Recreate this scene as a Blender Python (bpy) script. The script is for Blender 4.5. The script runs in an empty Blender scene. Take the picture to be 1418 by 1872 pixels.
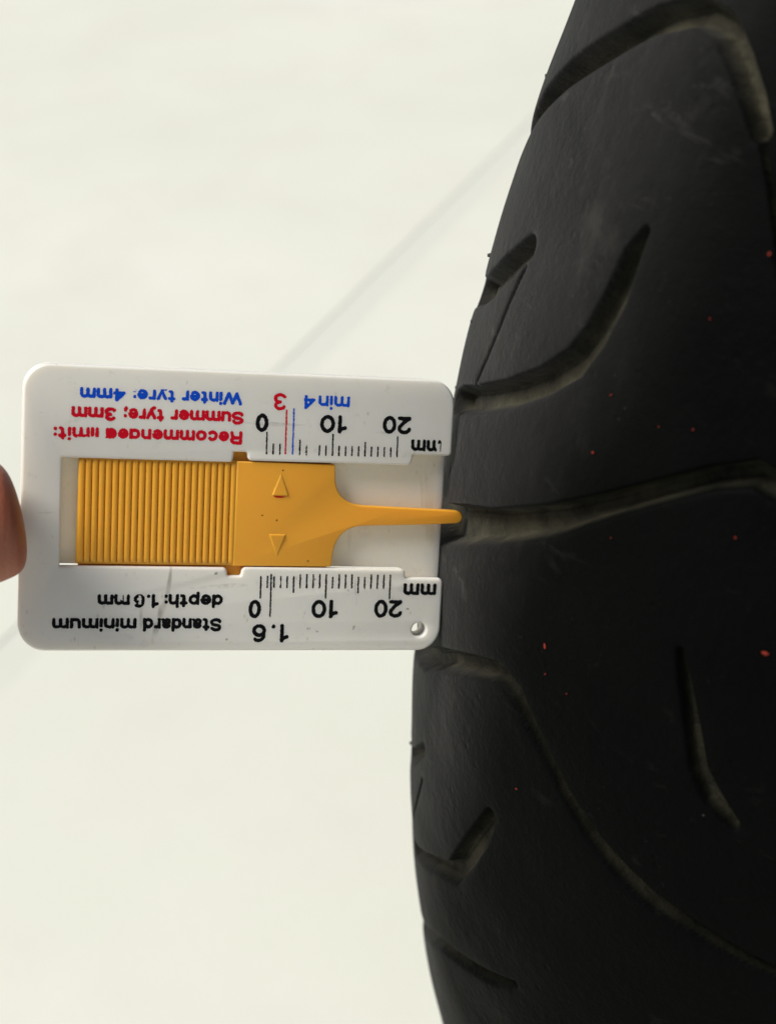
import bpy, bmesh, math, random
import numpy as np
from mathutils import Vector, Matrix
from mathutils import noise as mnoise
random.seed(7)
rng = np.random.RandomState(7)
S = bpy.context.scene
COL = S.collection
MM = 0.001
R = math.radians

# ------------------------------------------------------------------ camera
cam = bpy.data.cameras.new('camera')
cam.sensor_fit = 'HORIZONTAL'; cam.sensor_width = 36.0; cam.lens = 70.07
cam.clip_start = 0.01; cam.clip_end = 4000
CM = Matrix(((0.79561, 0.33947, -0.50176), (-0.60581, 0.44583, -0.65897), (0.0, 0.82825, 0.56036)))
co = bpy.data.objects.new('camera', cam)
co.matrix_world = Matrix.Translation(Vector((-426.434, -117.869, 505.276)) * MM) @ CM.to_4x4()
cam.dof.use_dof = True; cam.dof.focus_distance = 0.231; cam.dof.aperture_fstop = 27
COL.objects.link(co); S.camera = co

# ------------------------------------------------------------------ light
SUN_EL, SUN_AZ = 54.0, -56.0           # azimuth measured from +Y towards +X
d2s = Vector((math.sin(R(SUN_AZ)) * math.cos(R(SUN_EL)), math.cos(R(SUN_AZ)) * math.cos(R(SUN_EL)), math.sin(R(SUN_EL))))
w = bpy.data.worlds.new('World'); S.world = w; w.use_nodes = True
nt = w.node_tree; bg = nt.nodes['Background']
sky = nt.nodes.new('ShaderNodeTexSky'); sky.sky_type = 'NISHITA'; sky.sun_disc = False
sky.sun_elevation = R(SUN_EL); sky.sun_rotation = R(SUN_AZ); sky.dust_density = 4.0; sky.ozone_density = 1.0
nt.links.new(sky.outputs[0], bg.inputs[0]); bg.inputs[1].default_value = 0.06
sl = bpy.data.lights.new('sun', 'SUN'); sl.energy = 3.9; sl.angle = R(30); sl.color = (1.0, 0.975, 0.90)
so = bpy.data.objects.new('sun', sl); so.rotation_euler = d2s.to_track_quat('Z', 'Y').to_euler(); so.location = (0, 0, 3)
COL.objects.link(so)
S.view_settings.view_transform = 'Standard'; S.view_settings.look = 'None'
S.view_settings.exposure = 0.0; S.view_settings.gamma = 1.0

# ------------------------------------------------------------------ helpers
def tag(o, label=None, cat=None, group=None, kind=None):
    if label: o['label'] = label
    if cat: o['category'] = cat
    if group: o['group'] = group
    if kind: o['kind'] = kind
    return o
def link(name, me, mat=None, parent=None, smooth=None):
    o = bpy.data.objects.new(name, me); COL.objects.link(o)
    if mat: me.materials.append(mat)
    if parent: o.parent = parent
    if smooth is not None:
        me.polygons.foreach_set('use_smooth', [True] * len(me.polygons))
        if smooth < 180: me.set_sharp_from_angle(angle=R(smooth))
    return o
def empty(name, label, cat, mat=None):
    o = bpy.data.objects.new(name, None); o.empty_display_size = 0.01; COL.objects.link(o)
    if mat is not None: o.matrix_world = mat
    return tag(o, label, cat)
def mesh_np(name, V, F):
    me = bpy.data.meshes.new(name); V = np.asarray(V, np.float32); F = np.asarray(F, np.int32)
    k = F.shape[1]
    me.vertices.add(len(V)); me.vertices.foreach_set('co', V.ravel())
    me.loops.add(F.size); me.loops.foreach_set('vertex_index', F.ravel())
    me.polygons.add(len(F)); me.polygons.foreach_set('loop_start', np.arange(0, F.size, k, dtype=np.int32))
    me.update(calc_edges=True); return me
class N:
    """tiny node builder"""
    def __init__(s, name):
        s.m = bpy.data.materials.new(name); s.m.use_nodes = True; s.t = s.m.node_tree
        s.b = s.t.nodes['Principled BSDF']; s.tc = s.t.nodes.new('ShaderNodeTexCoord')
    def n(s, ty, **kw):
        x = s.t.nodes.new(ty)
        for k, v in kw.items():
            if k.startswith('i_'): x.inputs[k[2:].replace('_', ' ')].default_value = v
            else: setattr(x, k, v)
        return x
    def l(s, a, b): s.t.links.new(a, b)
    def coords(s, scale=(1, 1, 1), rot=(0, 0, 0)):
        mp = s.n('ShaderNodeMapping'); mp.inputs['Scale'].default_value = scale; mp.inputs['Rotation'].default_value = rot
        s.l(s.tc.outputs['Object'], mp.inputs['Vector']); return mp.outputs[0]
    def noise(s, scale, detail=4, rough=0.55, vec=None, dist=0.0):
        x = s.n('ShaderNodeTexNoise'); x.inputs['Scale'].default_value = scale; x.inputs['Detail'].default_value = detail
        x.inputs['Roughness'].default_value = rough; x.inputs['Distortion'].default_value = dist
        s.l(vec if vec is not None else s.tc.outputs['Object'], x.inputs['Vector']); return x.outputs['Fac']
    def ramp(s, f, a, b, va=0.0, vb=1.0):
        x = s.n('ShaderNodeMapRange'); x.inputs['From Min'].default_value = a; x.inputs['From Max'].default_value = b
        x.inputs['To Min'].default_value = va; x.inputs['To Max'].default_value = vb; s.l(f, x.inputs['Value']); return x.outputs[0]
    def math(s, op, a, b):
        x = s.n('ShaderNodeMath', operation=op)
        for i, q in enumerate((a, b)):
            if isinstance(q, (int, float)): x.inputs[i].default_value = q
            else: s.l(q, x.inputs[i])
        return x.outputs[0]
    def mix(s, f, a, b):
        x = s.n('ShaderNodeMix', data_type='RGBA')
        if isinstance(f, (int, float)): x.inputs[0].default_value = f
        else: s.l(f, x.inputs[0])
        for i, q in ((6, a), (7, b)):
            if isinstance(q, tuple): x.inputs[i].default_value = (*q, 1)
            else: s.l(q, x.inputs[i])
        return x.outputs[2]
    def bump(s, h, strength, dist, prev=None):
        x = s.n('ShaderNodeBump'); x.inputs['Strength'].default_value = strength; x.inputs['Distance'].default_value = dist
        s.l(h, x.inputs['Height'])
        if prev: s.l(prev, x.inputs['Normal'])
        return x.outputs[0]
    def set(s, **kw):
        for k, v in kw.items():
            k = k.replace('_', ' ')
            if hasattr(v, 'links'): s.l(v, s.b.inputs[k])
            elif isinstance(v, tuple) and len(v) == 3 and k in ('Base Color',): s.b.inputs[k].default_value = (*v, 1)
            else: s.b.inputs[k].default_value = v
        return s.m

# ------------------------------------------------------------------ materials
def mat_concrete():
    s = N('pale_concrete')
    a = s.noise(1.7, 5, .6); b = s.noise(9, 5, .6); g = s.noise(420, 3, .7)
    c = s.mix(s.ramp(a, .3, .7), (.625, .655, .575), (.715, .715, .655))
    c = s.mix(s.ramp(b, .45, .7, 0, .7), c, (.645, .635, .575))
    c = s.mix(s.ramp(g, .35, .75, 0, .25), c, (.56, .55, .50))
    return s.set(Base_Color=c, Roughness=.85, Normal=s.bump(g, .3, .0006, s.bump(b, .2, .002)))
def mat_joint():
    s = N('joint_mortar'); g = s.noise(300, 3)
    return s.set(Base_Color=s.mix(g, (.595, .61, .55), (.63, .64, .585)), Roughness=.9, Normal=s.bump(g, .4, .0008))
def mat_white(name, base, dirty=1.0, sw=.5, ss=.002):
    s = N(name)
    a = s.noise(60, 4, .6); b = s.noise(330, 4, .65); f = s.noise(1500, 2, .6)
    scr = s.noise(300, 3, .6, s.coords((1, .12, 1), (0, 0, R(35))), .8)
    scr2 = s.noise(260, 3, .6, s.coords((.1, 1, 1), (0, 0, R(-20))), .5)
    c = s.mix(s.ramp(a, .42, .7, 0, .16 * dirty), base, (base[0] * .80, base[1] * .77, base[2] * .70))
    c = s.mix(s.ramp(b, .62, .80, 0, .30 * dirty), c, (.36, .33, .26))
    c = s.mix(s.math('MULTIPLY', s.ramp(scr, .655, .72, 0, .75 * dirty * (1 if sw < .6 else .25)), s.ramp(a, .42, .56)), c, (.17, .15, .11))
    c = s.mix(s.math('MULTIPLY', s.ramp(scr2, .665, .73, 0, .6 * dirty), s.ramp(b, .42, .58)), c, (.2, .17, .13))
    sp = s.n('ShaderNodeTexVoronoi'); sp.inputs['Scale'].default_value = 260; s.l(s.tc.outputs['Object'], sp.inputs['Vector'])
    spm = s.math('MULTIPLY', s.ramp(sp.outputs['Distance'], .05, .10, 1, 0), s.ramp(b, .5, .6))
    c = s.mix(s.math('MULTIPLY', spm, 1.0 * dirty), c, (.12, .10, .07))
    sp2 = s.n('ShaderNodeTexVoronoi'); sp2.inputs['Scale'].default_value = 620; s.l(s.coords((1, .55, 1), (0, 0, R(25))), sp2.inputs['Vector'])
    g2 = s.ramp(s.noise(120, 3, .6), .50, .58)
    c = s.mix(s.math('MULTIPLY', s.math('MULTIPLY', s.ramp(sp2.outputs['Distance'], .04, .16, 1, 0), g2), .28 * dirty), c, (.22, .18, .12))
    s.set(Base_Color=c, Roughness=s.ramp(a, .3, .7, .38, .55), Normal=s.bump(f, .06, .0002, s.bump(scr, .12, .0002)))
    s.set(Subsurface_Weight=sw, Subsurface_Radius=(1, .85, .6), Subsurface_Scale=ss)
    s.b.inputs['Specular IOR Level'].default_value = .35
    return s.m
def mat_yellow():
    s = N('yellow_plastic')
    a = s.noise(90, 4, .6); b = s.noise(500, 3, .6); f = s.noise(1500, 2)
    base = (.91, .405, .038)
    c = s.mix(s.ramp(a, .4, .7, 0, .35), base, (.90, .40, .036))
    sp = s.n('ShaderNodeTexVoronoi'); sp.inputs['Scale'].default_value = 420; s.l(s.tc.outputs['Object'], sp.inputs['Vector'])
    spm = s.math('MULTIPLY', s.ramp(sp.outputs['Distance'], .04, .10, 1, 0), s.ramp(b, .62, .66))
    c = s.mix(spm, c, (.10, .035, .01))
    s.set(Base_Color=c, Roughness=.42, Normal=s.bump(f, .05, .0002), Subsurface_Weight=.4, Subsurface_Radius=(1, .45, .12), Subsurface_Scale=.0018)
    s.b.inputs['Specular IOR Level'].default_value = .35
    return s.m
def mat_grime():
    s = N('slider_grime'); a = s.noise(900, 4, .7)
    return s.set(Base_Color=s.mix(s.ramp(a, .38, .52), (.10, .035, .008), (.55, .19, .014)), Roughness=.7)
def mat_ink(name, colr):
    s = N(name); a = s.noise(1800, 3, .6)
    s.set(Base_Color=s.mix(s.ramp(a, .55, .8, 0, .3), colr, tuple(min(1, q * 1.5 + .03) for q in colr)), Roughness=.6)
    s.b.inputs['Specular IOR Level'].default_value = .08
    return s.m
def mat_rubber():
    s = N('worn_rubber')
    at = s.n('ShaderNodeAttribute', attribute_name='groove'); gr = at.outputs['Fac']
    a = s.noise(28, 5, .65); b = s.noise(160, 5, .65); f = s.noise(900, 4, .7); big = s.noise(9, 3)
    streak = s.noise(70, 4, .6, s.coords((1, 6, 1)))
    sh = s.n('ShaderNodeAttribute', attribute_name='shoulder_dust_light').outputs['Fac']
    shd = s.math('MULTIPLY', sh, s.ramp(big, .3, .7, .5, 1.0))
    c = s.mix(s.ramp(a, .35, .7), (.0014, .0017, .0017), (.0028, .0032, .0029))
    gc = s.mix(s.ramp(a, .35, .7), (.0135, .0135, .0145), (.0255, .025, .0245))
    c = s.mix(shd, c, gc)  # near-black to grey tread: light falloff painted in along with shoulder dust
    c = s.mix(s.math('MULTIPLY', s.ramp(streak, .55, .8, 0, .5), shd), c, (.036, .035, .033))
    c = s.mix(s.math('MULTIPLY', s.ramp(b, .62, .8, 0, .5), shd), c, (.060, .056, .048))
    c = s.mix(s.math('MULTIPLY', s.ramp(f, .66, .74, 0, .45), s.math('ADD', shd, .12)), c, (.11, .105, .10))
    vo = s.n('ShaderNodeTexVoronoi'); vo.inputs['Scale'].default_value = 420; s.l(s.tc.outputs['Object'], vo.inputs['Vector'])
    gate = s.ramp(s.noise(75, 3, .6), .63, .70)
    c = s.mix(s.math('MULTIPLY', s.ramp(vo.outputs['Distance'], .03, .10, .6, 0), gate), c, (.10, .10, .095))
    scf = s.noise(240, 4, .7, s.coords((1, .2, 1), (R(15), 0, R(10))), .6)
    c = s.mix(s.math('MULTIPLY', s.ramp(scf, .62, .74, 0, .55), s.math('ADD', shd, .10)), c, (.070, .068, .064))
    pale = s.ramp(s.noise(48, 5, .7), .60, .72, 0, .45)
    c = s.mix(s.math('MULTIPLY', pale, shd), c, (.052, .050, .044))
    dust = s.mix(s.ramp(b, .3, .7), (.022, .0215, .0165), (.080, .075, .050))
    c = s.mix(s.math('MULTIPLY', s.math('MULTIPLY', gr, s.ramp(a, .3, .62, .45, 1.0)), s.ramp(sh, 0, .8, .8, 1.0)), c, dust)
    wr = s.n('ShaderNodeTexNoise'); wr.inputs['Scale'].default_value = 520; wr.inputs['Detail'].default_value = 3; wr.inputs['Distortion'].default_value = 1.0
    s.l(s.coords((1, .35, 1), (R(20), 0, 0)), wr.inputs['Vector'])
    h2 = s.math('MULTIPLY', wr.outputs['Fac'], gr)
    pit = s.n('ShaderNodeTexVoronoi'); pit.inputs['Scale'].default_value = 330; s.l(s.tc.outputs['Object'], pit.inputs['Vector'])
    ph = s.math('MULTIPLY', s.ramp(pit.outputs['Distance'], .0, .25, -1, 0), s.ramp(b, .52, .6))
    nrm = s.bump(f, .55, .00035, s.bump(b, .5, .0011, s.bump(h2, .5, .0008, s.bump(ph, .6, .0004))))
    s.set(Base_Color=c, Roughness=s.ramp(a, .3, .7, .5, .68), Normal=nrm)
    s.b.inputs['Specular IOR Level'].default_value = .02
    s.l(s.math('MULTIPLY', shd, .10), s.b.inputs['Sheen Weight']); s.b.inputs['Sheen Roughness'].default_value = .45
    return s.m
def simple(name, colr, rough, metal=0.0, var=.15, sc=300):
    s = N(name); a = s.noise(sc, 4)
    return s.set(Base_Color=s.mix(a, tuple(q * (1 - var) for q in colr), tuple(min(1, q * (1 + var)) for q in colr)), Roughness=rough, Metallic=metal)
def mat_skin():
    s = N('skin')
    a = s.noise(90, 4, .6); b = s.noise(700, 3, .6)
    wv = s.n('ShaderNodeTexWave'); wv.inputs['Scale'].default_value = 1000; wv.inputs['Distortion'].default_value = 5; wv.inputs['Detail'].default_value = 2
    s.l(s.coords((.3, 1, 1)), wv.inputs['Vector'])
    c = s.mix(s.ramp(a, .25, .75), (.36, .125, .062), (.30, .078, .042))
    c = s.mix(s.ramp(b, .55, .75, 0, .15), c, (.22, .075, .045))
    s.set(Base_Color=c, Roughness=.5, Normal=s.bump(wv.outputs['Fac'], .14, .0002, s.bump(b, .12, .0003)),
          Subsurface_Weight=.25, Subsurface_Radius=(1, .35, .2), Subsurface_Scale=.002)
    return s.m
M_CON, M_JOINT = mat_concrete(), mat_joint()
M_WH = mat_white('white_plastic', (.82, .79, .725)); M_WB = mat_white('aged_back_plastic', (.90, .82, .73), .8, .85, .0045)
M_YE, M_GR = mat_yellow(), mat_grime()
I_BK, I_RD, I_BL = mat_ink('black_ink', (.005, .005, .006)), mat_ink('red_ink', (.60, .004, .018)), mat_ink('blue_ink', (.004, .075, .58))
M_RB = mat_rubber(); M_RIM = simple('dark_alloy', (.05, .05, .055), .4, .8); M_SKIN = mat_skin()
M_NAIL = simple('fingernail', (.42, .22, .17), .3); M_SLV = simple('dark_cloth', (.03, .034, .045), .9, 0, .3, 900)
M_FLK = simple('orange_fleck', (.20, .014, .005), .95); M_NUB = simple('rubber_nub', (.03, .029, .027), .7)

# ------------------------------------------------------------------ ground: pale slab floor with one recessed joint
def build_ground():
    p0 = Vector((.0739, .6503, 0)); d = Vector((.870, .494, 0)).normalized(); n = Vector((-d.y, d.x, 0))
    hw, L, dep = .0125, 1500.0, .0007
    V, F = [], []
    def q(a, b, c_, e):
        i = len(V); V.extend([a, b, c_, e]); F.append((i, i + 1, i + 2, i + 3))
    z = Vector((0, 0, -dep)); ch = .0003
    for s in (1, -1):
        a = p0 + n * s * (hw + ch); e = p0 + n * s * hw + Vector((0, 0, -ch))
        q(a - d * L, a + d * L, a + d * L + n * s * L, a - d * L + n * s * L)
        q(e - d * L, e + d * L, a + d * L, a - d * L)
        q(e - d * L + z, e + d * L + z, e + d * L, e - d * L)
    F = [f if (np.cross(V[f[1]] - V[f[0]], V[f[2]] - V[f[1]])[2] >= 0) else f[::-1] for f in F]
    me = bpy.data.meshes.new('ground'); me.from_pydata([v[:] for v in V], [], F)
    g = tag(link('ground', me, M_CON), kind='structure')
    a, b = p0 - n * hw * 1.05, p0 + n * hw * 1.05
    me = bpy.data.meshes.new('joint'); zz = Vector((0, 0, -.0006))
    me.from_pydata([(a - d * L + zz)[:], (a + d * L + zz)[:], (b + d * L + zz)[:], (b - d * L + zz)[:]], [], [(0, 1, 2, 3)])
    link('joint_filler', me, M_JOINT, g)
build_ground()

# ------------------------------------------------------------------ wheel: tyre with carved tread
TR, Tr = 313.53, 70.0                   # outer radius, radius of the tread's round profile (mm)
# tread grooves: (angle round the wheel in deg, angle across the tread in deg, half width mm)
GRV = [
 (3.6, [(9.8, -50, 3.0), (10.2, -40, 3.1), (10.54, -28.96, 3.3), (11.45, -21.4, 3.1), (12.25, -14.53, 2.7), (13.55, -4.92, 2.35), (14.79, 2.23, 1.74), (15.82, 8.18, 1.54), (16.72, 13.48, 1.5), (17.23, 17.63, 1.68), (17.1, 21.5, 1.9), (16.4, 27, 1.9), (15.2, 34, 1.7)]),
 (3.6, [(21.2, -52, 2.2), (22.0, -44, 2.34), (22.97, -38.0, 2.55), (24.01, -30.11, 2.32), (24.99, -20.73, 2.05), (25.81, -14.16, 1.97), (26.23, -8.82, 2.04), (26.09, -4.36, 1.87), (25.48, -0.59, 1.71), (24.82, 2.7, 1.57), (24.25, 5.0, 1.3)]),
 (2.0, [(24.01, 5.65, 0.33), (23.34, 7.92, 0.32), (22.32, 10.8, 0.32), (20.5, 15.5, .32)]),
 (3.2, [(21.3, -3.85, 0.6), (20.6, -4.63, 1.5), (19.6, -5.0, 1.95), (18.5, -6.2, 2.1), (17.6, -8.0, 2.3), (16.7, -12.2, 2.2), (15.72, -18.85, 2.25), (14.61, -28.68, 2.25), (14.1, -34.5, 2.2), (13.7, -38, 2.0)]),
 (2.8, [(19.48, -23.96, 1.87), (18.77, -27.67, 2.39), (17.98, -32.44, 2.63), (17.2, -39, 2.6), (16.5, -50, 2.4)]),
 (2.6, [(18.98, -23.19, 0.36), (17.22, -25.58, 0.37), (15.16, -29.01, 0.36)]),
 (3.2, [(3.6, -50, 2.1), (4.4, -40, 2.1), (5.63, -28.92, 2.01), (6.81, -21.73, 1.93), (8.06, -11.86, 1.83), (8.6, -7.09, 1.54), (8.49, -3.82, 1.44), (7.88, -0.08, 1.11), (7.15, 4.18, 0.85), (6.67, 6.52, 0.9), (5.87, 11.26, 1.2), (5.25, 16.26, 1.4), (4.8, 20.83, 1.4), (4.53, 25.73, 1.2), (4.1, 31.81, 1.0), (3.84, 37, 0.8)]),
 (2.0, [(12.34, 15.89, 0.43), (11.57, 17.49, 0.86), (10.52, 19.58, 1.08), (9.41, 21.63, 1.24), (8.75, 24.05, 1.39), (8.25, 27.04, 0.73)]),
 (2.7, [(3.95, -4.6, 1.3), (2.72, -6.5, 2.05), (1.3, -9.3, 2.3), (0.05, -12.28, 2.0), (-0.85, -17.94, 1.5), (-3.3, -31.39, 1.5)]),
 (2.4, [(1.4, -25.15, 0.33), (-0.41, -28.35, 0.34), (-2.54, -32.81, 0.36)]),
 (2.6, [(2.64, -25.42, 1.1), (0.97, -31.78, 1.5), (-.4, -40, 1.7)]),
 (1.9, [(-8.9, -38, 1.3), (-7.56, -31.31, 1.4), (-4.55, -17.67, 1.5), (-3.22, -8.4, 1.4), (-2.4, -1.79, 1.3), (-1.7, 2.5, 0.6)]),
]
PERIOD = 40.0
def sstep(x, a, b):
    t = np.clip((x - a) / (b - a), 0, 1); return t * t * (3 - 2 * t)
def tread_depth(PH, VV):
    dep = np.zeros(PH.shape, np.float32)
    rad = lambda v: (TR - Tr + Tr * np.cos(np.radians(v)))
    ks = range(-5, 5)
    for D, L in GRV:
        for mirror in (False, True):
            for k in ks:
                pts = [((p + k * PERIOD + (PERIOD / 2 if mirror else 0)), (-v if mirror else v), wd) for p, v, wd in L]
                plo, phi_ = min(p[0] for p in pts) - 1.6, max(p[0] for p in pts) + 1.6
                rows = np.where((PH[:, 0] >= plo) & (PH[:, 0] <= phi_))[0]
                if not len(rows): continue
                vlo, vhi = min(p[1] for p in pts) - 6, max(p[1] for p in pts) + 6
                if mirror: vlo = max(vlo, 43)
                cols = np.where((VV[0] >= vlo) & (VV[0] <= vhi))[0]
                if not len(cols): continue
                sl_ = np.ix_(rows, cols); P, Q = PH[sl_], VV[sl_]
                X = np.radians(P) * rad(Q); Y = np.radians(Q) * Tr
                best = np.full(P.shape, 1e3); soft = np.zeros(P.shape)
                for (a, b) in zip(pts[:-1], pts[1:]):
                    ax, ay = math.radians(a[0]), math.radians(a[1]) * Tr; bx, by = math.radians(b[0]), math.radians(b[1]) * Tr
                    # compare in local mm: angles scaled by the local ring radius of each sample
                    RX = rad(Q)
                    dx, dy = (bx - ax) * RX, by - ay; px, py = X - ax * RX, Y - ay
                    t = np.clip((px * dx + py * dy) / (dx * dx + dy * dy), 0, 1)
                    ox, oy = px - t * dx, py - t * dy; dist = np.hypot(ox, oy)
                    wl = a[2] + t * (b[2] - a[2]); dd = dist - wl
                    k_ = np.clip((-ox * .85 + oy * (-.5 if mirror else .5)) / np.maximum(wl, .3) + .35, 0, 1)
                    nearer = dd < best; best = np.where(nearer, dd, best); soft = np.where(nearer, k_ * np.minimum(wl * .62, 1.3), soft)
                wmin = min(p[2] for p in pts); ws = .16 if wmin < .4 and D < 2.7 else .42
                h = D * (1 - sstep(best, -ws * 1.25 - (soft if ws > .2 else 0), ws * .55 + (soft * .15 if ws > .2 else 0))) + .22 * np.exp(-np.clip(best, 0, 9) / .7) * (best > -1)
                if mirror: h = h * sstep(Q, 43, 45)
                dep[sl_] = np.maximum(dep[sl_], h)
    return dep
def build_wheel():
    root = empty('motorcycle_wheel', 'black motorcycle wheel with a worn, dusty grooved tyre standing upright at the right', 'wheel', Matrix.Translation((0, 0, TR * MM)))
    ph = np.concatenate([np.arange(-14, 31, .048), np.arange(31, 346, .3)])
    vf = np.arange(-62, 40, .22); vv = np.concatenate([np.arange(-74, -62, 1.), vf, np.arange(40, 74.5, 1.)])
    PH, VV = np.meshgrid(ph, vv, indexing='ij')
    dep = tread_depth(PH, VV)
    a, v = np.radians(PH), np.radians(VV)
    # gentle unevenness of worn rubber
    wav = .12 * np.sin(a * 37 + 2 * v) * np.cos(v * 9 + 1) + .08 * np.sin(a * 91 + 5 * v)
    rr = Tr - dep + wav
    rad = TR - Tr + rr * np.cos(v); y = -rr * np.sin(v)
    # sidewalls down to the bead, both sides
    side = [(258, 69.5), (250, 70.5), (240, 69.5), (230, 66), (222, 61.5), (217, 60), (214, 58)]
    e = np.ones((len(ph), 1))
    rad = np.hstack([e * np.array([[s[0] for s in side[::-1]]]), rad, e * np.array([[s[0] for s in side]])])
    y = np.hstack([e * np.array([[s[1] for s in side[::-1]]]), y, e * np.array([[-s[1] for s in side]])])
    g = np.hstack([e * 0 + np.zeros((1, 7)), np.clip(dep / 2.6 - .25, 0, 1), e * 0 + np.zeros((1, 7))])
    A = np.radians(ph)[:, None]
    V = np.stack([-rad * np.cos(A), y, rad * np.sin(A)], -1) * MM
    n, m = rad.shape
    idx = np.arange(n * m).reshape(n, m); nx = np.roll(idx, -1, 0)
    F = np.stack([idx[:, :-1], idx[:, 1:], nx[:, 1:], nx[:, :-1]], -1).reshape(-1, 4)
    me = mesh_np('tyre', V.reshape(-1, 3), F)
    at = me.attributes.new('groove', 'FLOAT', 'POINT'); at.data.foreach_set('value', g.astype(np.float32).ravel())
    shl = np.hstack([e * np.ones((1, 7)), np.clip(sstep(-VV + 9 * np.sin(np.radians((PH - 13) * 5)) + 2.0 * np.sin(a * 23), -2, 26) + sstep(VV, 38, 60), 0, 1), e * np.ones((1, 7))])  # paler left and upper tread: shoulder dust plus painted-in light, rest kept dark
    at = me.attributes.new('shoulder_dust_light', 'FLOAT', 'POINT'); at.data.foreach_set('value', shl.astype(np.float32).ravel())
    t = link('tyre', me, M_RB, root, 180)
    # cheap orientation check (normals outward)
    me.update()
    p0 = me.polygons[len(me.polygons) // 2]
    c = Vector(p0.center); nrm = Vector(p0.normal)
    if nrm.dot(Vector((c.x, 0, c.z)).normalized()) < 0: me.flip_normals()
    # rubber moulding nubs and coloured flecks stuck to the tread
    def onsurf(pd, vd, h=0.0):
        a, v = math.radians(pd), math.radians(vd); r_ = Tr + h
        rd = Vector((-math.cos(a), 0, math.sin(a))); nn = rd * math.cos(v) + Vector((0, -math.sin(v), 0))
        return rd * (TR - Tr) + nn * r_, nn
    for pd, vd in ((23.66, -46.), (18.0, -45.5), (16.04, -42.), (-.56, -42.), (13.2, -49.)):
        p, nn = onsurf(pd, vd, -.2)
        bm = bmesh.new(); bmesh.ops.create_cone(bm, segments=8, radius1=.45 * MM, radius2=.28 * MM, depth=.8 * MM, cap_ends=True)
        M = Matrix.Translation((p + nn * .1) * MM) @ nn.to_track_quat('Z', 'Y').to_matrix().to_4x4() @ Matrix.Rotation(.4, 4, 'X')
        bmesh.ops.transform(bm, matrix=M, verts=bm.verts); me = bpy.data.meshes.new('nub'); bm.to_mesh(me); bm.free()
        link('rubber_nub', me, M_NUB, t, 40)
    fl = [(21.91, 10.94, .40), (17.44, -.93, .18), (17.3, 6.07, .15), (17.61, 9.92, .18), (15.92, -.96, .26), (15.66, 17.93, .25), (10.42, -.44, .36), (13.22, 24.55, .42), (14.21, 4.58, .15), (5.7, -.52, .22), (9.58, 4.15, .12), (9.7, .53, .16), (20.1, 7.5, .16)]
    bm = bmesh.new()
    for pd, vd, sz in fl:
        p, nn = onsurf(pd, vd, .12); q = nn.to_track_quat('Z', 'Y').to_matrix(); ang0 = random.random() * 6
        el = random.uniform(1.0, 2.4); vs = []
        tx, ty = math.cos(ang0), math.sin(ang0)
        for hgt, f in ((0, 1), (.14, .7)):
            ring = []
            for i in range(7):
                aa = i / 7 * 6.283; rr_ = sz * .62 * f * random.uniform(.7, 1.2); ux, uy = math.cos(aa) * rr_ * el, math.sin(aa) * rr_
                ring.append(bm.verts.new((p + q @ Vector((ux * tx - uy * ty, ux * ty + uy * tx, hgt))) * MM))
            vs.append(ring)
        bm.faces.new(vs[1])
        for i in range(7): bm.faces.new((vs[0][i], vs[0][(i + 1) % 7], vs[1][(i + 1) % 7], vs[1][i]))
    me = bpy.data.meshes.new('flecks'); bm.to_mesh(me); bm.free()
    tag(link('paint_flecks', me, M_FLK, t), kind='stuff')
    # rim: lathed profile, hub and spokes
    prof = [(219, -59), (221, -54), (212, -50), (203, -40), (198, 0), (203, 40), (212, 50), (221, 54), (219, 59), (206, 52), (196, 38), (190, 0), (196, -38), (206, -52)]
    seg = 96; V, F = [], []
    for i in range(seg):
        a = 2 * math.pi * i / seg
        V += [(-r_ * math.cos(a) * MM, y_ * MM, r_ * math.sin(a) * MM) for r_, y_ in prof]
    k = len(prof)
    for i in range(seg):
        for j in range(k): F.append((i * k + j, ((i + 1) % seg) * k + j, ((i + 1) % seg) * k + (j + 1) % k, i * k + (j + 1) % k))
    me = mesh_np('rim', V, F); bm = bmesh.new(); bm.from_mesh(me); bmesh.ops.recalc_face_normals(bm, faces=bm.faces); bm.to_mesh(me); bm.free()
    rim = link('rim', me, M_RIM, root, 35)
    bm = bmesh.new(); bmesh.ops.create_cone(bm, segments=48, radius1=.038, radius2=.034, depth=.1, cap_ends=True)
    bmesh.ops.transform(bm, matrix=Matrix.Rotation(R(90), 4, 'X'), verts=bm.verts); me = bpy.data.meshes.new('hub'); bm.to_mesh(me); bm.free()
    link('hub', me, M_RIM, rim, 35)
    for i in range(5):
        bm = bmesh.new(); bmesh.ops.create_cube(bm, size=1)
        for vtx in bm.verts:
            z = vtx.co.z + .5; wd = .034 - .010 * z; vtx.co = Vector((vtx.co.x * wd, vtx.co.y * (.055 - .02 * z), .030 + z * .163))
        bmesh.ops.bevel(bm, geom=bm.edges[:], offset=.004, segments=2, affect='EDGES')
        bmesh.ops.transform(bm, matrix=Matrix.Rotation(i * 2 * math.pi / 5, 4, 'Y'), verts=bm.verts)
        me = bpy.data.meshes.new('spoke'); bm.to_mesh(me); bm.free(); link('spoke', me, M_RIM, rim, 35)
build_wheel()

# ------------------------------------------------------------------ tread depth gauge (local mm: x along, y up the card, z out of its face)
GROT = Matrix(((0.88527, 0.31357, -0.34348), (-0.44010, 0.32598, -0.83669), (-0.15039, 0.89186, 0.42658)))
GM = Matrix.Translation(Vector((-328.823, 47.117, 376.248)) * MM) @ GROT.to_4x4()
gauge = empty('tread_depth_gauge', 'white plastic card gauge with ribbed yellow slider and printed scales, held against the tyre', 'tread gauge', GM)

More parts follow.
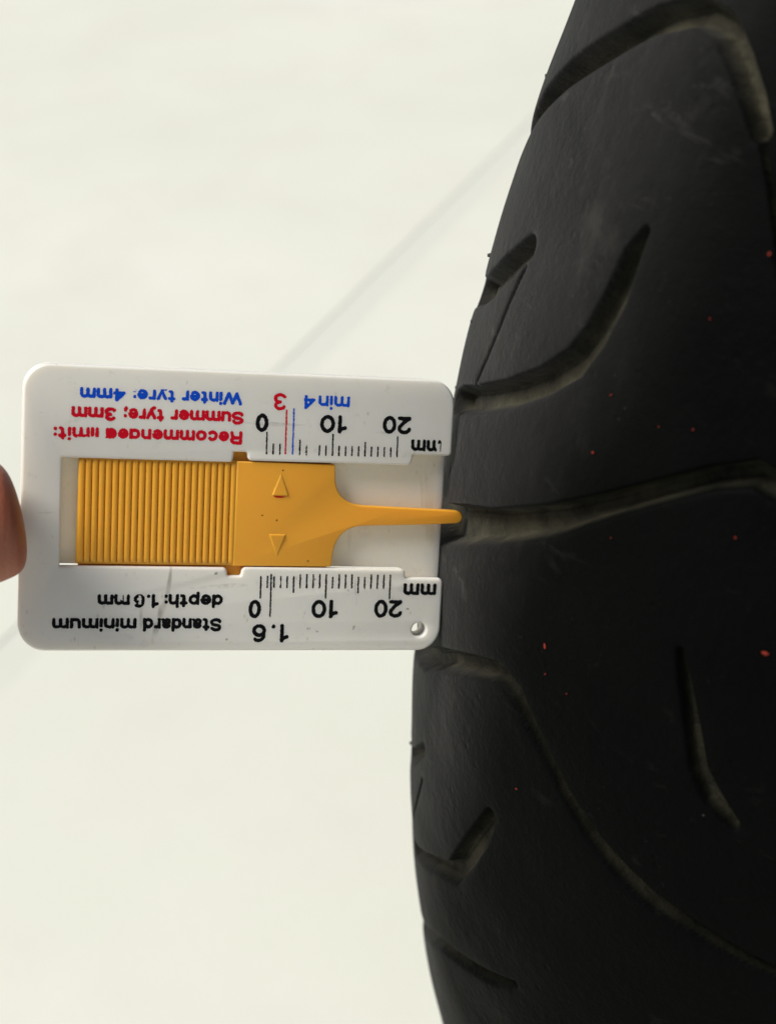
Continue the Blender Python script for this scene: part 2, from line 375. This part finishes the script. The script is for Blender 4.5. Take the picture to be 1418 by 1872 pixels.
def rounded(pts, seg=8):
    """pts: (x, y, radius) corners -> rounded polygon"""
    out = []; n = len(pts)
    for i in range(n):
        x, y, r_ = pts[i]
        p = Vector((x, y)); a = Vector(pts[i - 1][:2]) - p; b = Vector(pts[(i + 1) % n][:2]) - p
        if r_ <= 0: out.append((x, y)); continue
        an = a.angle(b); t = min(r_ / math.tan(an / 2), a.length * .49, b.length * .49); r2 = t * math.tan(an / 2)
        a.normalize(); b.normalize(); c = p + (a + b).normalized() * (r2 / math.sin(an / 2))
        s = p + a * t - c; e = p + b * t - c
        tot = s.angle_signed(e)
        for k in range(seg + 1):
            th = -tot * k / seg; q = Vector((s.x * math.cos(th) - s.y * math.sin(th), s.x * math.sin(th) + s.y * math.cos(th)))
            out.append((c.x + q.x, c.y + q.y))
    return out
def circle(x, y, r_, n=40): return [(x + r_ * math.cos(2 * math.pi * i / n), y + r_ * math.sin(2 * math.pi * i / n)) for i in range(n)]
def plate(name, loops, z0, z1, bev, bres=3):
    cu = bpy.data.curves.new(name, 'CURVE'); cu.dimensions = '2D'; cu.fill_mode = 'BOTH'
    for lp in loops:
        s = cu.splines.new('POLY'); s.points.add(len(lp) - 1)
        for i, p in enumerate(lp): s.points[i].co = (p[0] * MM, p[1] * MM, 0, 1)
        s.use_cyclic_u = True
    cu.extrude = ((z1 - z0) / 2 - bev) * MM; cu.bevel_depth = bev * MM; cu.bevel_resolution = bres; cu.offset = -bev * MM
    o = bpy.data.objects.new(name, cu); COL.objects.link(o)
    dg = bpy.context.evaluated_depsgraph_get(); dg.update()
    me = bpy.data.meshes.new_from_object(o.evaluated_get(dg)); bpy.data.objects.remove(o); bpy.data.curves.remove(cu)
    me.transform(Matrix.Translation((0, 0, (z0 + z1) / 2 * MM)))
    bm = bmesh.new(); bm.from_mesh(me); bmesh.ops.remove_doubles(bm, verts=bm.verts, dist=1e-6); bmesh.ops.recalc_face_normals(bm, faces=bm.faces); bm.to_mesh(me); bm.free()
    me.materials.clear(); return me
def join(name, meshes):
    bm = bmesh.new()
    for m in meshes: bm.from_mesh(m)
    me = bpy.data.meshes.new(name); bm.to_mesh(me); bm.free(); return me
def ring(x, y, r_, n=8): return (x, y, r_)
hx, hy = 32.72, 21.45
HOLE = circle(29.0, -18.1, 1.12)
front = rounded([(-hx, hy, 3.9), (hx, hy, 3.8), (hx, 9.7, .7), (26.5, 9.7, .35), (26.3, 8.05, .8), (.65, 8.05, .9), (.5, 9.35, .35), (-1.5, 9.35, .15), (-1.65, 7.75, .6), (-26.9, 7.75, .12),
                 (-26.9, -8.5, .12), (-1.95, -8.5, .7), (-1.75, -9.75, .3), (.3, -9.75, .3), (.45, -8.38, .8), (26.2, -8.38, .8), (26.35, -9.8, .35), (hx - .25, -9.8, .8), (hx - .25, -hy, 3.8), (-hx, -hy, 4.0)])
link('front_plate', plate('front', [front, HOLE], -1.5, 0, .40, 4), M_WH, gauge, 50)
mid = rounded([(-hx, hy, 3.9), (hx - .6, hy, 3.8), (hx - .6, 10.0, .3), (-26.9, 10.0, .1), (-26.9, -10.0, .1), (hx - .6, -10.0, .3), (hx - .6, -hy, 3.8), (-hx, -hy, 4.0)])
back = rounded([(-hx - .12, hy + .12, 3.9), (hx - .45, hy, 3.9), (hx - .45, -hy, 3.8), (-hx - .12, -hy - .05, 4.0)])
slit = [(-26.85, -8.47), (26.1, -8.47), (26.1, -9.5), (-26.85, -9.5)]
link('back_plate', join('back_plate', [plate('mid', [mid, circle(29.0, -18.1, 1.05)], -2.26, -1.56, .05, 1), plate('bk', [back, circle(29.0, -18.1, 1.0), slit], -4.0, -2.27, .18)]), M_WB, gauge, 50)

# slider: ribbed grip base, smooth block with pin, flanges running under the plate
def bez(p0, p1, p2, n=10):
    return [((1 - t) ** 2 * p0[0] + 2 * t * (1 - t) * p1[0] + t * t * p2[0], (1 - t) ** 2 * p0[1] + 2 * t * (1 - t) * p1[1] + t * t * p2[1]) for t in [i / n for i in range(n + 1)]]
blk = [(-.95, 7.9), (14.25, 7.75)] + [(14.42, 5.3)] + bez((14.55, 4.6), (15.3, 1.75), (19.0, 1.47), 12) + bez((25, 1.27), (30, 1.15), (34.2, 1.0), 3) + \
      [(34.2 + 1.0 * math.sin(t * math.pi / 8), 1.0 * math.cos(t * math.pi / 8)) for t in range(1, 8)] + bez((34.2, -1.0), (30, -1.25), (25, -1.45), 3) + \
      bez((19.2, -1.65), (15.3, -1.9), (14.6, -5.7), 12) + [(14.35, -8.2), (-.95, -8.2)]
base = [(-24.45, 7.95), (-.9, 7.95), (-.9, -8.2), (-24.55, -8.2)]
flange = [(-24.2, 9.8), (13.9, 9.8), (13.9, -9.9), (-24.2, -9.9)]
slider = link('slider', join('slider', [plate('blk', [blk], -1.95, -.3, .22), plate('bs', [base], -1.9, -.72, .05, 1), plate('fl', [flange], -2.22, -1.58, .05, 1)]), M_YE, gauge, 50)
# ribs: rounded bars with domed ends, all sharing one mesh
def rib_mesh(L=15.7, wd=.93, h=.40):
    V, F = [], []; ys = [0, .08, .25, .5, .9]; ys = [-L / 2 + t for t in ys] + [L / 2 - t for t in ys[::-1]]
    prof = 10
    for j, y in enumerate(ys):
        t = min(y + L / 2, L / 2 - y); f = math.sqrt(max(0, 1 - max(0, 1 - t / .9) ** 2)) if t < .9 else 1
        f = max(f, .25)
        for i in range(prof + 1):
            a = math.pi * i / prof; x = -math.cos(a) * wd / 2 * (.55 + .45 * f); z = (math.sin(a) ** .6) * h * f
            V.append((x * MM, y * MM, z * MM))
    for j in range(len(ys) - 1):
        for i in range(prof): F.append((j * (prof + 1) + i, j * (prof + 1) + i + 1, (j + 1) * (prof + 1) + i + 1, (j + 1) * (prof + 1) + i))
    me = bpy.data.meshes.new('rib'); me.from_pydata(V, [], F)
    bm = bmesh.new(); bm.from_mesh(me); bm.verts.ensure_lookup_table()
    for row in (0, len(ys) - 1): bm.faces.new([bm.verts[row * (prof + 1) + i] for i in range(prof + 1)])
    bmesh.ops.recalc_face_normals(bm, faces=bm.faces); bm.to_mesh(me); bm.free(); return me
rm = rib_mesh(); rm.materials.append(M_YE); rm.polygons.foreach_set('use_smooth', [True] * len(rm.polygons))
for i in range(24):
    o = bpy.data.objects.new('rib', rm); COL.objects.link(o); o.parent = slider
    o.location = ((-23.95 + i * .985) * MM, -.15 * MM, -.76 * MM); o.rotation_euler.z = .006
gm = bpy.data.meshes.new('grime'); V, F = [], []
for i in range(23):
    x = -23.95 + i * .985 + .49; q = len(V)
    V += [((x - .06) * MM, -7.8 * MM, -.712 * MM), ((x + .06) * MM, -7.8 * MM, -.712 * MM), ((x + .03) * MM, 7.4 * MM, -.712 * MM), ((x - .09) * MM, 7.4 * MM, -.712 * MM)]; F.append((q, q + 1, q + 2, q + 3))
gm.from_pydata(V, [], F); tag(link('valley_grime', gm, M_GR, slider), kind='stuff')
def wedge(pts, z0, h0, h1):
    """raised triangle: apex flush-ish, base proud"""
    V = [(x * MM, y * MM, z0 * MM) for x, y in pts]; c = [sum(p[0] for p in pts) / 3, sum(p[1] for p in pts) / 3]
    hs = (h0, h1, h1)
    V += [((x * .86 + c[0] * .14) * MM, (y * .86 + c[1] * .14) * MM, (z0 + h) * MM) for (x, y), h in zip(pts, hs)]
    me = bpy.data.meshes.new('tri'); me.from_pydata(V, [], [(3, 4, 5), (0, 1, 4, 3), (1, 2, 5, 4), (2, 0, 3, 5)])
    bm = bmesh.new(); bm.from_mesh(me); bmesh.ops.recalc_face_normals(bm, faces=bm.faces); bmesh.ops.bevel(bm, geom=[e for e in bm.edges if len(e.link_faces) == 2], offset=.05 * MM, segments=2, affect='EDGES'); 
    for f in bm.faces:
        if f.normal.z < 0: f.normal_flip()
    bm.to_mesh(me); bm.free(); return me
link('triangle_pointer', wedge([(5.9, 6.4), (4.55, 2.75), (7.2, 2.75)], -.31, .06, .24), M_YE, slider, 30)
link('triangle_pointer', wedge([(5.75, -6.8), (7.0, -3.15), (4.35, -3.15)], -.31, .06, .24), M_YE, slider, 30)
def flat(name, poly, z, mat, parent):
    me = bpy.data.meshes.new(name); me.from_pydata([(x * MM, y * MM, z * MM) for x, y in poly], [], [tuple(range(len(poly)))])
    if me.polygons[0].normal.z < 0: me.flip_normals()
    return link(name, me, mat, parent)
flat('red_mark', [(4.85, 2.62), (5.3, 2.46), (6.1, 2.44), (6.8, 2.62), (6.1, 2.72), (5.3, 2.73)], -.29, I_RD, slider)
for x, y in ((6.15, 6.72), (3.25, -.3)): flat('ink_speck', [(x - .16, y - .05), (x, y - .13), (x + .17, y + .02), (x + .05, y + .08), (x - .1, y + .07)], -.285, I_BK, slider)

# ------------------------------------------------------------------ lettering: stroke glyphs turned into flat ink shapes
def arc(cx, cy, rx, ry, a0, a1, n=14): return [(cx + rx * math.cos(R(a0 + (a1 - a0) * i / n)), cy + ry * math.sin(R(a0 + (a1 - a0) * i / n))) for i in range(n + 1)]
X = .72
G = {
 'W': (1.02, [[(.0, 1), (.25, .0), (.5, .95), (.76, .0), (1.02, 1)]]),
 'i': (.0, [[(0, 0), (0, .60)], [(0, 1.0), (0, 1.02)]]), 'l': (.0, [[(0, 0), (0, 1)]]),
 'n': (.42, [[(0, 0), (0, X)], [(0, .4)] + arc(.21, .46, .21, .25, 170, 0, 10) + [(.42, 0)]]),
 'm': (.74, [[(0, 0), (0, X)], [(0, .45)] + arc(.185, .5, .185, .21, 170, 0, 10) + [(.37, 0)], [(.37, .45)] + arc(.555, .5, .185, .21, 170, 0, 10) + [(.74, 0)]]),
 'u': (.42, [[(.42, 0), (.42, X)], [(0, X)] + arc(.21, .25, .21, .25, 180, 350, 10)]),
 't': (.27, [[(.12, .93), (.12, .15)] + arc(.24, .14, .12, .14, 180, 270, 5), [(0, .70), (.27, .70)]]),
 'r': (.25, [[(0, 0), (0, X)], [(0, .4)] + arc(.2, .44, .2, .26, 170, 75, 8)]),
 'e': (.46, [[(.02, .38), (.45, .38)] + arc(.23, .36, .225, .35, 5, 315, 18)]),
 'y': (.44, [[(0, X), (.22, .04)], [(.44, X), (.2, -.1), (.13, -.22), (0, -.24)]]),
 'S': (.58, [arc(.29, .74, .26, .25, 20, 180, 10) + arc(.29, .74, .26, .22, 190, 255, 4) + arc(.30, .26, .27, .25, 75, 0, 6) + arc(.30, .26, .28, .26, 0, -160, 12)]),
 'R': (.58, [[(0, 0), (0, 1), (.3, 1)] + arc(.3, .75, .26, .25, 90, -90, 10) + [(0, .5)], [(.34, .48), (.5, .38), (.56, 0)]]),
 'c': (.44, [arc(.23, .36, .23, .36, 45, 315, 16)]), 'o': (.48, [arc(.24, .36, .24, .36, 0, 360, 22)]),
 'd': (.47, [[(.47, 0), (.47, 1)], arc(.235, .36, .225, .35, 0, 360, 20)]),
 'p': (.47, [[(0, -.26), (0, X)], arc(.235, .36, .225, .35, 0, 360, 20)]),
 'h': (.42, [[(0, 0), (0, 1)], [(0, .4)] + arc(.21, .46, .21, .25, 170, 0, 10) + [(.42, 0)]]),
 'a': (.44, [arc(.2, .52, .19, .2, 160, 0, 8) + [(.39, .1), (.45, .02)], [(.38, .42), (.12, .36)] + arc(.15, .19, .14, .18, 110, 290, 8) + [(.38, .14)]]),
 ':': (.0, [[(0, .04), (0, .06)], [(0, .6), (0, .62)]]), ';': (.06, [[(.04, .6), (.04, .62)], [(.05, .06), (.05, .0), (0, -.14)]]),
 '.': (.0, [[(0, .04), (0, .06)]]),
 '0': (.50, [arc(.25, .5, .25, .49, 0, 360, 26)]), '1': (.24, [[(.24, 0), (.24, 1)], [(.24, .97), (.15, .80), (.0, .74)]]),
 '2': (.52, [arc(.26, .72, .25, .27, 170, -25, 12) + [(.28, .28), (.02, .03), (.52, .03)]]),
 '3': (.52, [arc(.25, .75, .23, .24, 155, -80, 12), arc(.25, .26, .26, .26, 90, -150, 14)]),
 '4': (.54, [[(.42, 0), (.42, .98), (.0, .3), (.54, .3)]]),
 '6': (.52, [arc(.26, .32, .245, .31, 0, 360, 20), [(.02, .34), (.04, .6)] + arc(.28, .68, .24, .30, 170, 50, 10)]),
 ' ': (.18, []),
}
def vnoise(X_, Y_, sc, seed):
    r_ = np.random.RandomState(seed); T = r_.rand(128, 128)
    x, y = X_ / sc + 500, Y_ / sc + 500; xi, yi = np.floor(x).astype(int), np.floor(y).astype(int); fx, fy = x - xi, y - yi
    fx, fy = fx * fx * (3 - 2 * fx), fy * fy * (3 - 2 * fy); g = lambda a, b: T[a % 128, b % 128]
    return (g(xi, yi) * (1 - fx) + g(xi + 1, yi) * fx) * (1 - fy) + (g(xi, yi + 1) * (1 - fx) + g(xi + 1, yi + 1) * fx) * fy
def ink_mesh(segs, hw, wear, erase=(), blobs=(), seed=1, res=.05):
    """segments (mm) -> filled contour of the inked area (marching squares)"""
    P = np.array([p for s in segs for p in s] + [(b[0], b[1]) for b in blobs]); lo, hi = P.min(0) - 1.0, P.max(0) + 1.0
    xs, ys = np.arange(lo[0], hi[0], res), np.arange(lo[1], hi[1], res); GX, GY = np.meshgrid(xs, ys, indexing='ij'); D = np.full(GX.shape, 9.)
    for s in segs:
        for (ax, ay), (bx, by) in zip(s[:-1], s[1:]):
            i0, i1 = np.searchsorted(xs, (min(ax, bx) - hw - .2, max(ax, bx) + hw + .2)); j0, j1 = np.searchsorted(ys, (min(ay, by) - hw - .2, max(ay, by) + hw + .2))
            px, py = GX[i0:i1, j0:j1] - ax, GY[i0:i1, j0:j1] - ay; dx, dy = bx - ax, by - ay
            t = np.clip((px * dx + py * dy) / (dx * dx + dy * dy + 1e-9), 0, 1)
            D[i0:i1, j0:j1] = np.minimum(D[i0:i1, j0:j1], np.hypot(px - t * dx, py - t * dy) - hw)
    for (x, y, r_) in blobs: D = np.minimum(D, np.hypot(GX - x, GY - y) - r_)
    D += (vnoise(GX, GY, .16, seed) - .5) * .10
    nz = .6 * vnoise(GX, GY, .9, seed + 1) + .4 * vnoise(GX, GY, .22, seed + 2)
    D += np.clip(nz - (1 - wear), 0, 1) * 3.0
    for (x0, y0, x1, y1) in erase:
        inside = np.minimum(np.minimum(GX - x0, x1 - GX), np.minimum(GY - y0, y1 - GY)); D = np.maximum(D, inside + (vnoise(GX, GY, .2, seed + 5) - .5) * .15)
    V, F, key = [], [], {}
    def vid(k, p):
        if k not in key: key[k] = len(V); V.append(p)
        return key[k]
    I, J = np.where((D[:-1, :-1] < 0) | (D[1:, :-1] < 0) | (D[:-1, 1:] < 0) | (D[1:, 1:] < 0))
    for i, j in zip(I, J):
        c = ((i, j), (i + 1, j), (i + 1, j + 1), (i, j + 1)); poly = []
        for k in range(4):
            a, b = c[k], c[(k + 1) % 4]; da, db = D[a], D[b]
            if da < 0: poly.append(vid(a, (xs[a[0]], ys[a[1]])))
            if (da < 0) != (db < 0):
                t = da / (da - db); a2, b2 = (a, b) if a < b else (b, a)
                poly.append(vid((a2, b2), (xs[a[0]] + (xs[b[0]] - xs[a[0]]) * t, ys[a[1]] + (ys[b[1]] - ys[a[1]]) * t)))
        if len(poly) >= 3: F.append(poly)
    me = bpy.data.meshes.new('ink'); me.from_pydata([(x * MM, y * MM, .018 * MM) for x, y in V], [], F); return me
SEED = [10]
def text(body, xr, xl, yb, h, mat, hw=.2, wear=.12, erase=(), blobs=(), gap=.24, sk=0.0):
    """text turned upside down on the card: starts at xr, runs to xl; baseline yb, capitals reach yb - h"""
    x = 0; segs = []; w_ = []
    for ch in body:
        wd, st = G[ch]
        segs += [[(x + p[0], p[1]) for p in s] for s in st]; x += wd + (gap if ch != ' ' else .12)
    tot = x - gap; sc = (xr - xl - 2 * hw) / tot; hh = h - 2 * hw
    out = [[(xr - hw - p[0] * sc, yb - hw - p[1] * hh - sk * p[0] * sc) for p in s] for s in segs]
    SEED[0] += 10
    return link('printed_text', ink_mesh(out, hw, wear, erase, blobs, SEED[0]), mat, gauge)
text('Winter', -.6, -9.65, 18.38, 2.0, I_BL, 0.245, .10, sk=.004)
text('tyre:', -10.6, -16.85, 18.32, 2.0, I_BL, 0.235, .12, erase=[(-13.6, 18.42, -11.7, 19.6), (-17.2, 17.95, -16.5, 18.6)], sk=.004)
text('4mm', -17.95, -24.6, 18.27, 2.0, I_BL, 0.255, .08, sk=.004)
text('Summer', -.2, -11.25, 15.5, 2.05, I_RD, 0.260, .07, sk=.003)
text('tyre;', -12.2, -18.2, 15.45, 2.05, I_RD, 0.255, .07, sk=.003)
text('3mm', -19.2, -25.75, 15.42, 2.05, I_RD, 0.260, .07, sk=.003)
text('Recommended', -.35, -20.7, 12.5, 2.05, I_RD, 0.255, .13, erase=[(-20.9, 9.5, -7.5, 10.80)], blobs=[(-19.85, 11.45, .72), (-20.1, 11.0, .4)], sk=.006)
text('limit:', -21.7, -28.25, 12.38, 2.05, I_RD, 0.255, .12, erase=[(-24.8, 9.5, -21.3, 10.9)], sk=.006)
text('0', 3.55, 1.6, 15.33, 2.85, I_BK, .30, .03)
text('10', 15.75, 11.5, 15.5, 2.85, I_BK, .30, .03, gap=.30)
text('20', 25.95, 21.35, 15.68, 2.85, I_BK, .30, .03, gap=.24)
text('mm', 30.9, 26.05, 12.15, 2.35, I_BK, 0.270, .13, erase=[(30.2, 9.8, 30.75, 11.6)], gap=.26)
text('3', 6.2, 4.15, 18.5, 2.65, I_RD, 0.260, .12)
text('min', 16.0, 11.1, 18.42, 2.15, I_BL, .225, .06)
text('4', 10.6, 8.6, 18.38, 2.2, I_BL, .225, .05, erase=[(8.4, 17.3, 8.85, 18.7)])
text('0', 3.6, 1.65, -13.4, 2.95, I_BK, .30, .03)
text('10', 15.75, 11.5, -13.35, 2.95, I_BK, .30, .03, gap=.30)
text('20', 26.1, 21.5, -13.25, 2.95, I_BK, .30, .03, gap=.24)
text('1.6', 8.1, 2.3, -17.2, 2.95, I_BK, .30, .05, gap=.42)
text('mm', 31.45, 26.05, -10.6, 2.45, I_BK, 0.280, .10, gap=.26)
text('Standard', -2.35, -14.35, -16.3, 2.15, I_BK, 0.260, .04)
text('minimum', -15.3, -27.8, -16.35, 2.1, I_BK, 0.260, .04)
text('depth:', -2.3, -11.25, -12.6, 2.15, I_BK, 0.260, .05)
text('1.6', -12.05, -15.9, -12.65, 2.15, I_BK, 0.255, .05, erase=[(-15.1, -14.2, -14.7, -12.9)], gap=.3)
text('mm', -16.4, -21.2, -12.7, 2.1, I_BK, 0.260, .09, erase=[(-18.1, -13.6, -17.5, -12.6)])

def tick(x, y0, y1, mat, wd=.24, seed=0, wear=.05, lean=-.012):
    me = ink_mesh([[(x, y0), (x + lean * abs(y1 - y0) * (1 if y1 > y0 else -1), y1)]], wd / 2, wear, seed=seed, res=.045)
    if len(me.polygons): link('tick_mark', me, mat, gauge)
for i in range(21):
    x = 3.42 + i * 1.023; b = 9.2 + .008 * i
    if i in (3, 4, 7): continue
    top = 12.45 if i % 10 == 0 else (11.4 if i % 5 == 0 else 10.7)
    tick(x, b, top, I_BK, .23, 300 + i, {6: .40, 8: .38, 5: .18, 9: .25}.get(i, .07))
tick(6.33, 9.3, 15.95, I_RD, .24, 401, .16); tick(7.45, 9.3, 16.2, I_BL, .22, 402, .12)
for i in range(21):
    x = 3.38 + i * 1.023
    t0 = 1054 if i in (0, 1, 2, 3, 4, 5, 11, 15, 16) else 1049.5
    t1 = 1094 if i % 10 == 0 else (1083 if i % 5 == 0 else 1074)
    y = lambda p: -9.86 - (p - 1055) / 12.0
    tick(x, y(t0), y(t1), I_BK, .25, 500 + i, .22 if i == 3 else .06)
tick(4.97, -9.4, -16.0, I_BK, .24, 601, .04)

# ------------------------------------------------------------------ person's hand: one continuous skinned body, thumb pressing the card's left end
def build_hand():
    root = empty('person', 'bare fingertip of a hand gripping the left end of the white gauge', 'person', GM)
    V, E, Rr = [], [], []
    def chain(start, pts):
        prev = start
        for (x, y, z, r_) in pts:
            V.append((x * MM, y * MM, z * MM)); Rr.append(r_ * MM); i = len(V) - 1
            if prev is not None: E.append((prev, i))
            prev = i
        return prev
    wrist = chain(None, [(-168, -62, 2, 24)])
    palm = chain(wrist, [(-140, -45, -8, 25)])
    chain(wrist, [(-230, -95, 12, 27), (-330, -145, 25, 34)])
    # thumb in front, slightly bent
    chain(palm, [(-116, -36, 8, 15.5), (-98, -27, 13, 13), (-80, -17.5, 15, 9.9), (-63, -10.5, 13, 10.9), (-50.5, -5.9, 10, 9.9), (-42.1, -2.7, 8.2, 9.6), (-36.2, -.4, 7.4, 9.7), (-32.3, .4, 7.0, 8.4)])
    # index finger curled round behind the card
    chain(palm, [(-122, -14, -28, 12), (-98, 8, -42, 9.5), (-66, 8, -34, 8.6), (-50, 2, -20, 8), (-44.5, -1.5, -14, 7)])
    # three more fingers, each folded a little further
    chain(palm, [(-118, -36, -34, 12), (-88, -22, -56, 9.6), (-60, -16, -46, 8.6), (-56, -20, -28, 7.8), (-60, -22, -20, 6.6)])
    chain(palm, [(-122, -56, -34, 11.5), (-94, -48, -56, 9.2), (-70, -42, -48, 8.2), (-68, -42, -30, 7.4), (-73, -42, -22, 6.3)])
    chain(palm, [(-130, -72, -28, 10.5), (-106, -70, -46, 8.2), (-88, -64, -42, 7.4), (-86, -62, -28, 6.6), (-90, -61, -22, 5.6)])
    me = bpy.data.meshes.new('hand'); me.from_pydata(V, E, [])
    o = bpy.data.objects.new('hand_tmp', me); COL.objects.link(o)
    md = o.modifiers.new('skin', 'SKIN'); md.use_smooth_shade = True; md.branch_smoothing = .6
    for i, sv in enumerate(me.skin_vertices[0].data):
        sv.radius = (Rr[i], Rr[i]); sv.use_root = (i == 0)
    sb = o.modifiers.new('sub', 'SUBSURF'); sb.levels = 3; sb.render_levels = 3
    dg = bpy.context.evaluated_depsgraph_get(); dg.update()
    m2 = bpy.data.meshes.new_from_object(o.evaluated_get(dg)); bpy.data.objects.remove(o)
    m2.materials.clear(); h = link('hand', m2, M_SKIN, root, 180)
    # thumbnail on the far-lower side of the thumb
    from mathutils.bvhtree import BVHTree
    bv = BVHTree.FromPolygons([v.co[:] for v in m2.vertices], [tuple(p.vertices) for p in m2.polygons])
    a0, a1 = Vector((-52.5, -6.2, 10)), Vector((-41, -2.2, 8.4)); ax = (a1 - a0).normalized()
    up = Vector((0, -.25, 1)); up = (up - ax * up.dot(ax)).normalized(); sd = ax.cross(up)
    bm = bmesh.new(); grid = []
    for a in range(11):
        t = a / 10; row = []; wd = 40 * (1 - .12 * t) * math.sqrt(max(.05, 1 - max(0, abs(t - .5) * 2 - .55) ** 2 * 3.2))
        for b in range(9):
            th = R(-wd + 2 * wd * b / 8); d = up * math.cos(th) + sd * math.sin(th); p = a0 + (a1 - a0) * t
            h_ = bv.ray_cast((p + d * 30) * MM, -d)[0]
            row.append(bm.verts.new(h_ + d * (.10 + .25 * t) * MM))
        grid.append(row)
    for a in range(10):
        for b in range(8): bm.faces.new((grid[a][b], grid[a + 1][b], grid[a + 1][b + 1], grid[a][b + 1]))
    bmesh.ops.recalc_face_normals(bm, faces=bm.faces)
    bmesh.ops.solidify(bm, geom=bm.faces[:], thickness=.5 * MM)
    mn = bpy.data.meshes.new('nail'); bm.to_mesh(mn); bm.free(); link('thumbnail', mn, M_NAIL, h, 60)
    # sleeve round the forearm
    A, B = Vector((-215, -87, 10)), Vector((-335, -148, 26)); d = (B - A).normalized(); u = d.orthogonal().normalized(); v = d.cross(u)
    Vs, Fs = [], []; prof = [(0, 30), (0, 33), (6, 34.5), (40, 36), (70, 39), (100, 41), (138, 44), (138, 20)]
    for (t, r_) in prof:
        for k in range(40):
            a = 2 * math.pi * k / 40; q = A + d * t + (u * math.cos(a) + v * math.sin(a)) * (r_ + .8 * math.sin(5 * a + t * .2)); Vs.append((q * MM)[:])
    for j in range(len(prof) - 1):
        for k in range(40): Fs.append((j * 40 + k, j * 40 + (k + 1) % 40, (j + 1) * 40 + (k + 1) % 40, (j + 1) * 40 + k))
    Fs.append(tuple(range(7 * 40, 8 * 40)))
    ms = bpy.data.meshes.new('sleeve'); ms.from_pydata(Vs, [], Fs)
    bm = bmesh.new(); bm.from_mesh(ms); bmesh.ops.recalc_face_normals(bm, faces=bm.faces); bm.to_mesh(ms); bm.free()
    link('sleeve', ms, M_SLV, root, 60)
build_hand()
